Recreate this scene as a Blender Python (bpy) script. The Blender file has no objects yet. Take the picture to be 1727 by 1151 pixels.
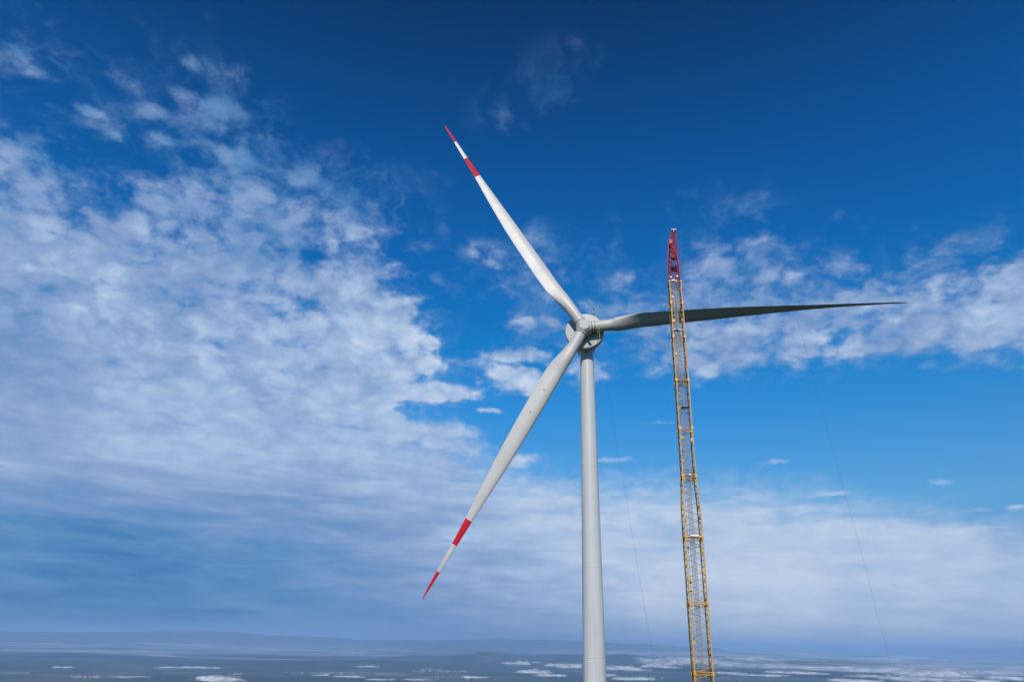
import bpy, bmesh, math, random
import numpy as np
from mathutils import Vector, Matrix, noise as mnoise
random.seed(7); rng = np.random.default_rng(7)
SC = bpy.context.scene
R = math.radians

# ------------------------------------------------------------------ camera
PW, PH, FOC = 1727.0, 1151.0, 1200.0
PITCH = math.atan(514.5/FOC); ROLL = 0.02
FWD = Vector((0, math.cos(PITCH), math.sin(PITCH)))
_r = Vector((1, 0, 0)); _u = Vector((0, -math.sin(PITCH), math.cos(PITCH)))
RIGHT = _r*math.cos(ROLL) + _u*math.sin(ROLL)
UP = _u*math.cos(ROLL) - _r*math.sin(ROLL)
def ray(px, py):
    """unit world direction of a point of the photograph (used to lay things out in world space)"""
    d = FWD + RIGHT*((px-PW/2)/FOC) - UP*((py-PH/2)/FOC)
    return d.normalized()
def at(px, py, dist):
    """world point at horizontal distance dist (along Y) under a photo point"""
    d = ray(px, py); return d*(dist/d.y)
def pix(P):
    z = P.dot(FWD); return (PW/2+FOC*P.dot(RIGHT)/z, PH/2-FOC*P.dot(UP)/z)
cam = bpy.data.cameras.new('camera'); camo = bpy.data.objects.new('camera', cam)
SC.collection.objects.link(camo); SC.camera = camo
camo.matrix_world = Matrix((RIGHT, UP, -FWD)).transposed().to_4x4()
cam.sensor_width = 36; cam.lens = 36*FOC/PW; cam.clip_start = .5; cam.clip_end = 600000

# ------------------------------------------------------------------ sun, exposure
SUN_EL, SUN_AZ = R(37), R(183)
sun = bpy.data.lights.new('sun', 'SUN'); suno = bpy.data.objects.new('sun', sun)
SC.collection.objects.link(suno)
sun.energy = 4.0; sun.angle = R(.53); sun.color = (1, .94, .85)
sd = Vector((math.sin(SUN_AZ)*math.cos(SUN_EL), math.cos(SUN_AZ)*math.cos(SUN_EL), math.sin(SUN_EL)))
suno.rotation_euler = sd.to_track_quat('Z', 'Y').to_euler()
SC.view_settings.view_transform = 'Standard'; SC.view_settings.look = 'None'
SC.view_settings.exposure = 0; SC.view_settings.gamma = 1
SC.cycles.volume_bounces = 1; SC.cycles.max_bounces = 8; SC.cycles.transparent_max_bounces = 24

# ------------------------------------------------------------------ node helpers
class NT:
    def __init__(s, tree): s.t = tree; tree.nodes.clear()
    def n(s, typ, **kw):
        x = s.t.nodes.new(typ)
        for k, v in kw.items(): setattr(x, k, v)
        return x
    def put(s, sock, v):
        if isinstance(v, bpy.types.NodeSocket): s.t.links.new(v, sock)
        elif v is not None:
            try: sock.default_value = v
            except Exception: sock.default_value = (*v, 1)
    def m(s, op, a, b=None, c=None, clamp=False):
        x = s.n('ShaderNodeMath', operation=op, use_clamp=clamp)
        for i, v in enumerate((a, b, c)):
            if v is not None: s.put(x.inputs[i], v)
        return x.outputs[0]
    def v(s, op, a, b=None):
        x = s.n('ShaderNodeVectorMath', operation=op)
        s.put(x.inputs[0], a)
        if b is not None: s.put(x.inputs[1], b)
        return x.outputs['Value'] if op in ('LENGTH', 'DOT_PRODUCT') else x.outputs[0]
    def mr(s, v, a, b, c=0., d=1., smooth=False):
        x = s.n('ShaderNodeMapRange', interpolation_type='SMOOTHSTEP' if smooth else 'LINEAR')
        for i, q in enumerate((v, a, b, c, d)): s.put(x.inputs[i], q)
        return x.outputs[0]
    def mix(s, f, a, b, typ='MIX'):
        x = s.n('ShaderNodeMix', data_type='RGBA', blend_type=typ)
        s.put(x.inputs[0], f); s.put(x.inputs[6], a); s.put(x.inputs[7], b)
        return x.outputs[2]
    def noise(s, vec, scale, detail=6., rough=.55, dist=0., dim='3D'):
        x = s.n('ShaderNodeTexNoise', noise_dimensions=dim)
        s.put(x.inputs['Vector'], vec); s.put(x.inputs['Scale'], scale); s.put(x.inputs['Detail'], detail)
        s.put(x.inputs['Roughness'], rough); s.put(x.inputs['Distortion'], dist)
        return x.outputs['Fac']
    def ramp(s, f, stops, interp='LINEAR'):
        x = s.n('ShaderNodeValToRGB'); cr = x.color_ramp; cr.interpolation = interp
        while len(cr.elements) < len(stops): cr.elements.new(.5)
        for e, (p, c) in zip(cr.elements, stops): e.position = p; e.color = (*c, 1)
        s.put(x.inputs[0], f); return x.outputs[0]
def lin(c): return tuple(((x/255)/12.92 if x < 10.3 else ((x/255+.055)/1.055)**2.4) for x in c)

# ------------------------------------------------------------------ sky (world): nishita air + a high cloud deck
# Cloud cover (0-9) and cloud brightness (0-9) of the sky, as a map over azimuth and elevation.
# One row every 48 px of elevation, one column every 54 px of azimuth, resampled to a regular azimuth/elevation grid.
COVER = """
22111110000000000000000000000000
32111110000000001210000000000000
33222122100000012210000000000000
12222333310000122100000000000000
12233333310000121000000000000000
64322334442210000000000000000000
75433445554322000000011110000000
88766666665421100001123321100001
99888777765532124321123321122135
99998887777632134321135544444457
99999888888752113346677666666678
99999998889981122356677767777889
99999999988864202421667664331232
99999999988742111210021000000000
99999999988742100000000000000000
99999999998764310000000000000000
99999999999887543222221111000000
99999999999999876655555544332211
99999999999999998877777766655544
99999999999999999999999999888899
99999999999999999999999999999999
99999999999999999999999999999999
99999999999999999999999999999999
99999999999999999999999999999999
""".split()
SHADE = """
44444444444444444444444444444444
44444444444444444444444444444444
44444444444444444444444444444444
44444444444444444444444444444444
44444444444444444444444444444444
54444444444444444444444444444444
55555555544444444444444444444444
66666655555554444444444444444444
67766665556666554444455555555556
77775666666776655555555555555566
66776667777777765555666655666667
55777677777888775555666666666677
55667777777788877776666677766677
66677777777788888887777777766777
66677777777788887777777777777777
66777777777777788888888877777888
66677777777777778888888888888888
44455555555666778888888888888888
33333344445566777788888888888887
22222233344556777888888888888887
22222233334455667788999999888888
11111122333445566778888999888888
11111122233344556677888888888888
11111112223334455667888888888888
""".split()
PUFFS = [  # small separate clouds: x, y, half width, half height, strength
    (752, 664, 48, 15, 1.05), (735, 668, 26, 10, .4), (872, 646, 50, 18, 1.0), (858, 599, 52, 11, .85), (852, 628, 44, 11, .95), (1000, 625, 40, 14, .4), (800, 610, 26, 9, .35), (885, 628, 30, 8, .3), (870, 775, 30, 12, .4), (780, 755, 40, 12, .35),
    (824, 693, 24, 4, .7), (655, 612, 60, 20, .7), (715, 616, 40, 13, .7), (668, 655, 50, 18, .7), (610, 700, 40, 14, .5), (600, 640, 40, 20, .4), (728, 577, 18, 9, .75),
    (641, 690, 18, 9, .8), (664, 703, 16, 7, .8), (635, 718, 22, 11, .7), (655, 560, 34, 22, .5), (620, 520, 60, 40, .45),
    (760, 728, 50, 15, .5), (690, 725, 50, 14, .4), (1108, 714, 34, 4, .5), (1312, 780, 24, 4, .3), (1410, 834, 24, 4, .3),
    (1585, 813, 22, 6, .3), (1035, 777, 36, 4, .4), (1655, 862, 20, 4, .3), (1712, 857, 22, 6, .5),
    (345, 170, 52, 13, .45), (360, 190, 18, 20, .4), (150, 187, 26, 9, .5), (250, 185, 22, 14, .4), (195, 228, 20, 8, .5), (275, 232, 20, 8, .4),
    (30, 98, 34, 30, .12), (75, 125, 42, 14, .22), (335, 110, 26, 16, .35), (215, 140, 60, 10, .3), (395, 118, 16, 12, .3),
    (420, 272, 42, 16, .5), (350, 250, 44, 14, .45), (30, 250, 50, 14, .35), (1008, 92, 30, 20, .10), (982, 122, 32, 22, .10), (957, 150, 34, 22, .12), (930, 180, 34, 24, .10),
    (828, 430, 46, 22, .35), (1290, 552, 60, 12, .3), (1215, 590, 60, 20, .3), (1460, 590, 90, 9, .35), (1550, 560, 30, 30, .3), (900, 550, 60, 18, .3),
    (1470, 502, 60, 16, .2), (1690, 560, 60, 26, .3), (330, 355, 60, 16, .3), (270, 345, 30, 18, .3)]
HOLES = [(292, 400, 30, 12, .3), (512, 513, 26, 12, .45), (90, 395, 60, 7, .3), (620, 725, 40, 5, .4), (590, 590, 26, 9, .25), (1340, 555, 30, 12, .25), (1170, 595, 30, 6, .2), (535, 445, 26, 14, .4), (470, 425, 20, 12, .3), (1560, 490, 60, 9, .2), (860, 560, 30, 10, .2)]
def azel(px, py):
    d = ray(px, py); return math.degrees(math.atan2(d.x, d.y)), math.degrees(math.asin(d.z))
def azel2pix(az, el):
    a, e = R(az), R(el); return pix(Vector((math.sin(a)*math.cos(e), math.cos(a)*math.cos(e), math.sin(e))))
def sample(grid, px, py):
    fx = min(max((px-27)/54., 0), 30.999); fy = min(max((py-24)/48., 0), 22.999)
    i, j = int(fx), int(fy); a, b = fx-i, fy-j
    g = lambda jj, ii: int(grid[jj][ii])/9.
    return (g(j, i)*(1-a)+g(j, i+1)*a)*(1-b)+(g(j+1, i)*(1-a)+g(j+1, i+1)*a)*b
world = bpy.data.worlds.new('World'); SC.world = world; world.use_nodes = True
w = NT(world.node_tree)
tc = w.n('ShaderNodeTexCoord'); dvec = w.v('NORMALIZE', tc.outputs['Generated'])
sx = w.n('ShaderNodeSeparateXYZ'); w.put(sx.inputs[0], dvec); X, Y, Z = sx.outputs
DEG = 180/math.pi
EL = w.m('MULTIPLY', w.m('ARCSINE', Z), DEG)
AZ = w.m('MULTIPLY', w.m('ARCTAN2', X, Y), DEG)
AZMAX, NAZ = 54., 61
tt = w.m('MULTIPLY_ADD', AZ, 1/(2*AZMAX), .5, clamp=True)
ELS = [-3+2.05*i for i in range(29)]
acc = None
for k, e in enumerate(ELS):
    cv = w.n('ShaderNodeRGBCurve'); w.put(cv.inputs['Color'], tt)
    for ch, grid in ((0, COVER), (1, SHADE)):
        c = cv.mapping.curves[ch]
        vals = []
        for q in range(NAZ):
            az = -AZMAX+2*AZMAX*q/(NAZ-1); az_c = max(-50, min(50, az))
            px, py = azel2pix(az_c, max(e, .3)); vals.append(sample(grid, px, py))
        c.points[0].location = (0, vals[0]); c.points[1].location = (1, vals[-1])
        for q in range(1, NAZ-1): c.points.new(q/(NAZ-1), vals[q])
        for p in c.points: p.handle_type = 'AUTO_CLAMPED'
    cv.mapping.update()
    o = cv.outputs['Color']
    acc = o if acc is None else w.mix(w.mr(EL, ELS[k-1], e), acc, o)
sep = w.n('ShaderNodeSeparateColor'); w.put(sep.inputs[0], acc)
cover, shade = sep.outputs[0], sep.outputs[1]
# the deck seen in perspective: project the direction on a plane overhead
zz = w.m('MAXIMUM', w.m('ADD', Z, .33), .1)
cb = w.n('ShaderNodeCombineXYZ'); w.put(cb.inputs[0], w.m('DIVIDE', X, zz)); w.put(cb.inputs[1], w.m('DIVIDE', Y, zz))
P = cb.outputs[0]
warp = w.n('ShaderNodeTexNoise'); w.put(warp.inputs['Vector'], P); warp.inputs['Scale'].default_value = 5.; warp.inputs['Detail'].default_value = 3
wv = w.v('MULTIPLY', w.v('SUBTRACT', warp.outputs['Color'], (.5, .5, .5)), (.07, .07, 0))
P2 = w.v('ADD', P, wv)
wn2 = w.n('ShaderNodeTexNoise'); w.put(wn2.inputs['Vector'], P); wn2.inputs['Scale'].default_value = 22.; wn2.inputs['Detail'].default_value = 4
n_big = w.noise(P2, 4., 4, .5)
n_mid = w.noise(P2, 14., 7, .58)
n_fin = w.noise(P2, 42., 4, .55)
nn = w.m('ADD', w.m('MULTIPLY', w.m('SUBTRACT', n_mid, .5), 2.3), w.m('ADD', w.m('MULTIPLY', w.m('SUBTRACT', n_fin, .5), .8), w.m('MULTIPLY', w.m('SUBTRACT', n_big, .5), .5)))
vo = w.n('ShaderNodeTexVoronoi', feature='SMOOTH_F1'); w.put(vo.inputs['Vector'], w.v('ADD', P2, w.v('MULTIPLY', w.v('SUBTRACT', wn2.outputs['Color'], (.5, .5, .5)), (.07, .07, 0)))); vo.inputs['Scale'].default_value = 17.; vo.inputs['Smoothness'].default_value = .35; vo.inputs['Detail'].default_value = 1.; vo.inputs['Roughness'].default_value = .5
cell = w.m('SUBTRACT', .67, vo.outputs['Distance'])
nn = w.m('ADD', w.m('MULTIPLY', nn, .85), w.m('MULTIPLY', cell, .54))
# near the horizon the deck is smooth haze cloud with streaks
low = w.mr(EL, 8., 25., .16, 1., True)
nn = w.m('MULTIPLY', nn, low)
azel_v = w.n('ShaderNodeCombineXYZ'); w.put(azel_v.inputs[0], AZ); w.put(azel_v.inputs[1], EL)
# puffs move with a warped position so that their outlines are ragged
wn = w.n('ShaderNodeTexNoise'); w.put(wn.inputs['Vector'], azel_v.outputs[0]); wn.inputs['Scale'].default_value = .9; wn.inputs['Detail'].default_value = 5; wn.inputs['Roughness'].default_value = .6
AE = w.v('ADD', azel_v.outputs[0], w.v('MULTIPLY', w.v('SUBTRACT', wn.outputs['Color'], (.5, .5, .5)), (1.5, .75, 0)))
psum = None
for sgn, lst in ((1, PUFFS), (-1, HOLES)):
    for (px, py, rx, ry, st) in lst:
        if st == 0: continue
        a0, e0 = azel(px, py); a1, _ = azel(px+rx, py); _, e1 = azel(px, py-ry)
        d = w.v('LENGTH', w.v('MULTIPLY', w.v('SUBTRACT', AE, (a0, e0, 0)), (1/max(a1-a0, .1), 1/max(e1-e0, .1), 0)))
        g = w.mr(d, 1.75, .0, 0, st*sgn*.95, True)
        psum = g if psum is None else w.m('ADD', psum, g)
cov = w.m('ADD', cover, psum)
# streaks low down
st1 = w.n('ShaderNodeCombineXYZ'); w.put(st1.inputs[0], w.m('MULTIPLY', AZ, .07)); w.put(st1.inputs[1], w.m('MULTIPLY_ADD', AZ, .012, w.m('MULTIPLY', EL, .50)))
n_str = w.noise(st1.outputs[0], 1.8, 7, .6, .45)
strk = w.m('MULTIPLY', w.m('SUBTRACT', n_str, .5), w.mr(EL, 18., 7., 0., 1., True))
gate = w.mr(cov, .0, .42, .22, 1.)
fld = w.m('ADD', cov, w.m('MULTIPLY', gate, w.m('ADD', nn, w.m('MULTIPLY', strk, .7))))
pw = w.v('ADD', w.v('MULTIPLY', P2, (1., .8, 1.)), w.v('MULTIPLY', w.v('SUBTRACT', wn2.outputs['Color'], (.5, .5, .5)), (.05, .05, 0)))
wisp = w.m('MULTIPLY', w.mr(w.noise(pw, 8.5, 9, .66, .8), .46, .74, 0., .55, True), w.mr(cov, .06, .34, 0., 1., True))
alpha = w.m('MULTIPLY', w.mr(fld, .11, w.mr(EL, 22., 38., .80, 1.), 0., .96, True), w.mr(EL, 33., 47., 1., .5))
alpha = w.m('MULTIPLY', alpha, w.mr(w.m('ABSOLUTE', AZ), 58., 95., 1., .1, True))  # unseen sky beside and behind the camera: clouds thinned to lower the fill light
alpha = w.m('MAXIMUM', alpha, w.m('MULTIPLY', wisp, w.mr(EL, 14., 24., 0., 1.)))
sh = w.m('ADD', shade, w.m('ADD', w.m('MULTIPLY', w.m('SUBTRACT', w.noise(P2, 9., 7, .55), .5), w.m('MULTIPLY', low, .50)), w.m('MULTIPLY', strk, w.mr(AZ, -12., 14., .9, .38))))
sh = w.m('ADD', w.m('ADD', sh, w.m('MULTIPLY', w.m('SUBTRACT', cell, .17), w.m('MULTIPLY', low, .34))), w.m('MULTIPLY', w.m('SUBTRACT', n_fin, .5), w.m('MULTIPLY', low, .22)), clamp=True)
ccol = w.ramp(sh, [(0., lin((44, 106, 166))), (.2, lin((72, 130, 186))), (.36, lin((98, 145, 194))), (.5, lin((122, 155, 202))), (.65, lin((146, 172, 212))), (.8, lin((174, 197, 228))), (1., lin((214, 225, 242)))])
sky = w.n('ShaderNodeTexSky'); sky.sky_type = 'NISHITA'; sky.sun_disc = False
sky.sun_elevation = SUN_EL; sky.sun_rotation = SUN_AZ; sky.altitude = 800; sky.air_density = 1; sky.dust_density = .3; sky.ozone_density = 3
# the polarised deep blue of the photograph: grading of the clear air with elevation (strength .1 belongs to the background)
g_el = w.mr(EL, 0., 60.)
grade = w.ramp(g_el, [(0., (.12, .30, .60)), (.10, (.22, .50, .80)), (.17, (.40, .84, 1.02)), (.23, (.28, .88, 1.18)), (.29, (.14, .90, 1.30)), (.36, (.02, .86, 1.34)), (.5, (.0, .72, 1.32)), (.6, (.0, .60, 1.16)), (.7, (.0, .46, .92)), (.8, (.0, .31, .66)), (1., (.0, .24, .55))])
clear = w.v('MULTIPLY', sky.outputs[0], grade)
clear = w.v('MULTIPLY', clear, w.n('ShaderNodeCombineXYZ').outputs[0]) if False else clear
cloud = w.v('MULTIPLY', ccol, (10., 10., 10.))
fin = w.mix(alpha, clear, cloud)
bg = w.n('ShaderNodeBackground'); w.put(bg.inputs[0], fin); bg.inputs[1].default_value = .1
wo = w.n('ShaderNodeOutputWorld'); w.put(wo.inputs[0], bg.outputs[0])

# ------------------------------------------------------------------ materials
def mat(name):
    m = bpy.data.materials.new(name); m.use_nodes = True; t = NT(m.node_tree)
    b = t.n('ShaderNodeBsdfPrincipled'); o = t.n('ShaderNodeOutputMaterial'); t.put(o.inputs[0], b.outputs[0])
    return m, t, b
def paint(name, col, rough=.4, dirt=.12, scale=(.6, .6, .15), metallic=0., spec=.5, streak=0.):
    m, t, b = mat(name); tcn = t.n('ShaderNodeTexCoord'); mp = t.v('MULTIPLY', tcn.outputs['Object'], scale)
    n = t.noise(mp, 1.2, 8, .62); n2 = t.noise(tcn.outputs['Object'], 4., 4, .5)
    f = t.m('MULTIPLY_ADD', t.mr(n, .45, .75), dirt, t.m('MULTIPLY', t.mr(n2, .5, .8), dirt*.4))
    c = t.mix(f, col, tuple(x*.45 for x in col)); t.put(b.inputs['Base Color'], c)
    t.put(b.inputs['Roughness'], t.m('MULTIPLY_ADD', n, .15, rough-.07)); b.inputs['Metallic'].default_value = metallic
    b.inputs['Specular IOR Level'].default_value = spec
    return m
M = {}
M['tower'] = paint('tower_paint', (.545, .55, .54), .28, .3, (1.1, 1.1, .06))
M['blade'] = paint('blade_gelcoat', (.51, .495, .47), .45, .22, (.3, .3, .3))
M['red'] = paint('red_band_paint', (.52, .005, .018), .6, .22, spec=.2)
M['dark'] = paint('dark_rubber', (.02, .02, .022), .6, .2)
M['hub'] = paint('hub_paint', (.49, .48, .455), .55, .14, spec=.3)
M['seam'] = paint('seam_grey', (.16, .165, .17), .6, .3)
M['yellow'] = paint('crane_yellow', (.62, .33, .03), .42, .25, (1.5, 1.5, .5))
M['brace'] = paint('brace_ochre', (.56, .31, .04), .5, .4, (1.5, 1.5, .5)); M['cranered'] = paint('crane_red', (.36, .006, .018), .5, .25, (1.5, 1.5, .5))
M['steel'] = paint('galvanised_steel', (.38, .39, .44), .45, .3, (2, 2, 2), .4)
M['darksteel'] = paint('dark_steel', (.045, .045, .055), .5, .3, (2, 2, 2), .3)
M['sling'] = paint('yellow_webbing', (.60, .42, .12), .8, .2)
M['rope'] = paint('rope_fibre', (.10, .11, .14), .8, .2)
M['white'] = paint('white_enamel', (.8, .8, .8), .3, .08)
M['glass'] = paint('cab_glass', (.03, .04, .05), .08, .05)
M['concrete'] = paint('concrete', (.35, .34, .32), .85, .3)

# ------------------------------------------------------------------ mesh helpers
def link(o): SC.collection.objects.link(o); return o
def mk(name, verts, faces, mats, parent=None, smooth=True, fmat=None, loc=None):
    me = bpy.data.meshes.new(name)
    me.from_pydata([tuple(v) for v in verts], [], faces); me.update()
    if not isinstance(mats, (list, tuple)): mats = [mats]
    for m_ in mats: me.materials.append(m_)
    if fmat is not None: me.polygons.foreach_set('material_index', fmat)
    me.polygons.foreach_set('use_smooth', [smooth]*len(me.polygons))
    o = link(bpy.data.objects.new(name, me))
    if parent is not None:
        o.parent = parent; o.matrix_parent_inverse = Matrix.Translation(-parent_loc(parent))
    return o
def parent_loc(p):
    v = Vector(p.location); q = p.parent
    return v if q is None else v  # empties are the only placed parents; parts sit at the origin in world space
class MB:
    def __init__(s): s.v = []; s.f = []; s.m = []
    def tube(s, a, b, r, r2=None, n=8, cap=True, mi=0):
        a, b = Vector(a), Vector(b); d = (b-a)
        if d.length < 1e-6: return
        d.normalize(); x = d.orthogonal().normalized(); y = d.cross(x); r2 = r if r2 is None else r2
        k = len(s.v)
        for p, rr in ((a, r), (b, r2)):
            for i in range(n):
                t = 2*math.pi*i/n; s.v.append(p+(x*math.cos(t)+y*math.sin(t))*rr)
        for i in range(n): s.f.append((k+i, k+(i+1) % n, k+n+(i+1) % n, k+n+i)); s.m.append(mi)
        if cap:
            s.f.append(tuple(k+i for i in reversed(range(n)))); s.f.append(tuple(k+n+i for i in range(n))); s.m += [mi, mi]
    def path(s, pts, r, n=6, mi=0):
        for p, q in zip(pts[:-1], pts[1:]): s.tube(p, q, r, n=n, mi=mi)
    def box(s, c, ax, ay, az, mi=0):
        """c centre; ax ay az half-extent vectors"""
        c, ax, ay, az = Vector(c), Vector(ax), Vector(ay), Vector(az); k = len(s.v)
        for i in (-1, 1):
            for j in (-1, 1):
                for l in (-1, 1): s.v.append(c+ax*i+ay*j+az*l)
        for f in ((0, 1, 3, 2), (4, 6, 7, 5), (0, 4, 5, 1), (2, 3, 7, 6), (0, 2, 6, 4), (1, 5, 7, 3)): s.f.append(tuple(k+q for q in f)); s.m.append(mi)
    def lathe(s, o, d, prof, n=48, mi=0, x=None):
        """rings (distance along d, radius[, mi]) about axis d through o"""
        d = Vector(d).normalized(); x = d.orthogonal().normalized() if x is None else x; y = d.cross(x); k0 = len(s.v)
        for q in prof:
            for i in range(n):
                t = 2*math.pi*i/n; s.v.append(Vector(o)+d*q[0]+(x*math.cos(t)+y*math.sin(t))*q[1])
        for j in range(len(prof)-1):
            mm = prof[j][2] if len(prof[j]) > 2 else mi
            for i in range(n):
                a = k0+j*n; s.f.append((a+i, a+(i+1) % n, a+n+(i+1) % n, a+n+i)); s.m.append(mm)
        s.f.append(tuple(k0+i for i in reversed(range(n)))); s.m.append(mi)
        a = k0+(len(prof)-1)*n; s.f.append(tuple(a+i for i in range(n))); s.m.append(mi)
    def build(s, name, mats, parent=None, smooth=False):
        return mk(name, s.v, s.f, mats, parent, smooth, s.m)
def sharp(o, ang=35):
    """smooth shading with hard edges"""
    me = o.data; bm = bmesh.new(); bm.from_mesh(me)
    bmesh.ops.recalc_face_normals(bm, faces=bm.faces)
    for f in bm.faces: f.smooth = True
    for e in bm.edges:
        if len(e.link_faces) == 2 and e.calc_face_angle(0) > R(ang): e.smooth = False
    bm.to_mesh(me); bm.free(); return o
def thing(name, label, cat, loc, group=None):
    o = link(bpy.data.objects.new(name, None)); o.location = loc; o['label'] = label; o['category'] = cat
    if group: o['group'] = group
    return o
def tag(o, label, cat, group=None):
    o['label'] = label; o['category'] = cat
    if group: o['group'] = group
    return o
def struct(o, kind='structure'): o['kind'] = kind; return o

# ------------------------------------------------------------------ ground: a hilltop above a wide plain
SITE = Vector((18, 120, 0)); GZ, PZ = -61., -650.
def gheight(x, y):
    r = math.hypot(x-SITE.x, y-SITE.y); t = min(max((r-160)/4600, 0), 1); t = t*t*(3-2*t)
    z = GZ+(PZ-GZ)*(t**.8)
    k = min(max((r-150)/1500, 0), 1)
    z += k*(26*mnoise.fractal(Vector((x/2600, y/2600, 3)), 1., 2., 4)+ (5*mnoise.fractal(Vector((x/400, y/400, 8)), 1., 2., 3) if r < 9000 else 0))
    return z
rad = [0, 12, 30, 60, 90, 120, 150, 180]
while rad[-1] < 125000: rad.append(rad[-1]*1.062)
NS = 300; gv = [(SITE.x, SITE.y, GZ)]; gf = []
for r in rad[1:]:
    for i in range(NS):
        a = 2*math.pi*i/NS; x, y = SITE.x+r*math.sin(a), SITE.y+r*math.cos(a); gv.append((x, y, gheight(x, y)))
for i in range(NS): gf.append((0, 1+(i+1) % NS, 1+i))
for j in range(len(rad)-2):
    for i in range(NS):
        a = 1+j*NS; gf.append((a+i, a+(i+1) % NS, a+NS+(i+1) % NS, a+NS+i))
mg, t, b = mat('plain_fields')
tg = t.n('ShaderNodeTexCoord').outputs['Object']
tv = t.v('MULTIPLY', tg, (.001, .001, .001))
vor = t.n('ShaderNodeTexVoronoi'); t.put(vor.inputs['Vector'], t.v('ADD', tv, t.v('MULTIPLY', t.v('SUBTRACT', t.n('ShaderNodeTexNoise').outputs['Color'], (.5, .5, .5)), (.2, .2, 0)))); vor.inputs['Scale'].default_value = 1.3
fcol = t.ramp(t.mr(vor.outputs['Color'], 0, 1), [(0, (.035, .055, .025)), (.35, (.06, .08, .045)), (.6, (.13, .125, .085)), (.85, (.24, .21, .16)), (1, (.07, .07, .04))], 'CONSTANT')
forest = t.mr(t.noise(tv, .22, 8, .62), .44, .60, 0, 1, True)
town = t.mr(t.noise(tv, 3.5, 6, .7), .64, .72, 0, 1, True)
gcol = t.mix(forest, (.022, .034, .020), fcol); gcol = t.mix(t.m('MULTIPLY', town, .5), gcol, (.40, .37, .34))
t.put(b.inputs['Base Color'], gcol); b.inputs['Roughness'].default_value = .95; b.inputs['Specular IOR Level'].default_value = .1
ground = struct(mk('ground', gv, gf, mg))

# hills and the far range
mh, t, b = mat('wooded_hill'); tg = t.n('ShaderNodeTexCoord').outputs['Object']
hn = t.noise(t.v('MULTIPLY', tg, (.001, .001, .001)), .8, 9, .65)
t.put(b.inputs['Base Color'], t.ramp(hn, [(.35, (.012, .020, .016)), (.55, (.03, .042, .026)), (.68, (.10, .095, .06))])); b.inputs['Roughness'].default_value = 1; b.inputs['Specular IOR Level'].default_value = .05
def hills(name, pts, dist, depth, rough, seed, n=260, m=26):
    """ridge whose skyline passes through photo points pts, at the given distance; real heights, real depth"""
    vs, fs = [], []
    a = [azel(px, py) for px, py in pts]
    az0, az1 = a[0][0], a[-1][0]
    for i in range(n+1):
        az = az0+(az1-az0)*i/n
        for (p, q) in zip(a[:-1], a[1:]):
            if p[0] <= az <= q[0]+1e-6: f = (az-p[0])/(q[0]-p[0]); f = f*f*(3-2*f); el = p[1]+(q[1]-p[1])*f; break
        top = dist*math.tan(R(el)); edge = min(1, min(i, n-i)/(n*.10)); edge = edge*edge*(3-2*edge)
        for j in range(m+1):
            u = j/m*2-1; dd = dist+u*depth; prof = max(0., 1-abs(u))**1.15
            nz = mnoise.fractal(Vector((az*dist*.0174/2300+seed, dd/2300, seed)), .9, 2., 6)
            h = (top-PZ)*prof*edge; z = PZ-25+h+nz*rough*min(1, prof*2+.0)*edge*(1-.55*prof)
            A = R(az); vs.append((math.sin(A)*dd, math.cos(A)*dd, z))
    for i in range(n):
        for j in range(m):
            k = i*(m+1)+j; fs.append((k, k+m+1, k+m+2, k+1))
    return struct(mk(name, vs, fs, mh))
hills('mountains', [(-260, 1072), (-120, 1066), (0, 1065), (60, 1066), (120, 1067), (180, 1065), (235, 1066), (260, 1063), (300, 1064), (350, 1066), (400, 1067), (440, 1071), (500, 1072), (545, 1075), (600, 1079), (680, 1083), (780, 1089), (860, 1093)], 50000, 2600, 150, 3.1, 400)
hills('mountains', [(560, 1090), (620, 1082), (650, 1080), (700, 1081), (760, 1079), (850, 1078), (930, 1080), (1000, 1083), (1080, 1087), (1180, 1093), (1280, 1097)], 55000, 3500, 100, 7.7, 300)
hills('hills', [(560, 1122), (620, 1113), (665, 1108), (700, 1105), (740, 1106), (790, 1105), (815, 1100), (830, 1099), (850, 1102), (890, 1104), (950, 1104), (1000, 1105), (1050, 1103), (1090, 1106), (1135, 1108), (1175, 1116), (1230, 1124)], 27500, 3000, 90, 1.7, 300)
hills('hills', [(380, 1128), (450, 1121), (520, 1117), (600, 1113), (680, 1115), (760, 1121), (860, 1128)], 23500, 2000, 60, 5.2, 160)

def plain_point(px, py, z=PZ+8):
    d = ray(px, py); return d*(z/d.z)
# pale strip of works in the plain, villages (too many small houses to count)
a, b2 = plain_point(100, 1114), plain_point(228, 1114.5)
mb = MB(); dxy = (b2-a).normalized(); nrm = Vector((-dxy.y, dxy.x, 0))
mb.box((a+b2)/2+Vector((0, 0, 22)), (b2-a)/2, nrm*110, (0, 0, 3)); M['palesoil'] = paint('pale_soil', (.42, .34, .30), .9, .3, (.002, .002, .002))
struct(mb.build('road', M['palesoil']))
mb = MB()
def village(px0, px1, py0, py1, n):
    for _ in range(n):
        p = plain_point(random.uniform(px0, px1), random.uniform(py0, py1)); p.z = gheight(p.x, p.y)
        s = random.uniform(5, 15); a = random.uniform(0, 3.14); ux = Vector((math.cos(a), math.sin(a), 0)); uy = Vector((-ux.y, ux.x, 0)); h = random.uniform(6, 14)
        mb.box(p+Vector((0, 0, h/2)), ux*s, uy*s*.6, (0, 0, h/2)); k = len(mb.v)
        for q in (-1, 1): mb.v += [p+ux*s*q-uy*s*.66+Vector((0, 0, h+.3)), p+ux*s*q+uy*s*.66+Vector((0, 0, h+.3)), p+ux*s*q+Vector((0, 0, h+4))]
        for f in ((k, k+1, k+2), (k+3, k+5, k+4), (k, k+2, k+5, k+3), (k+1, k+4, k+5, k+2), (k, k+3, k+4, k+1)): mb.f.append(f); mb.m.append(1)
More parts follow.
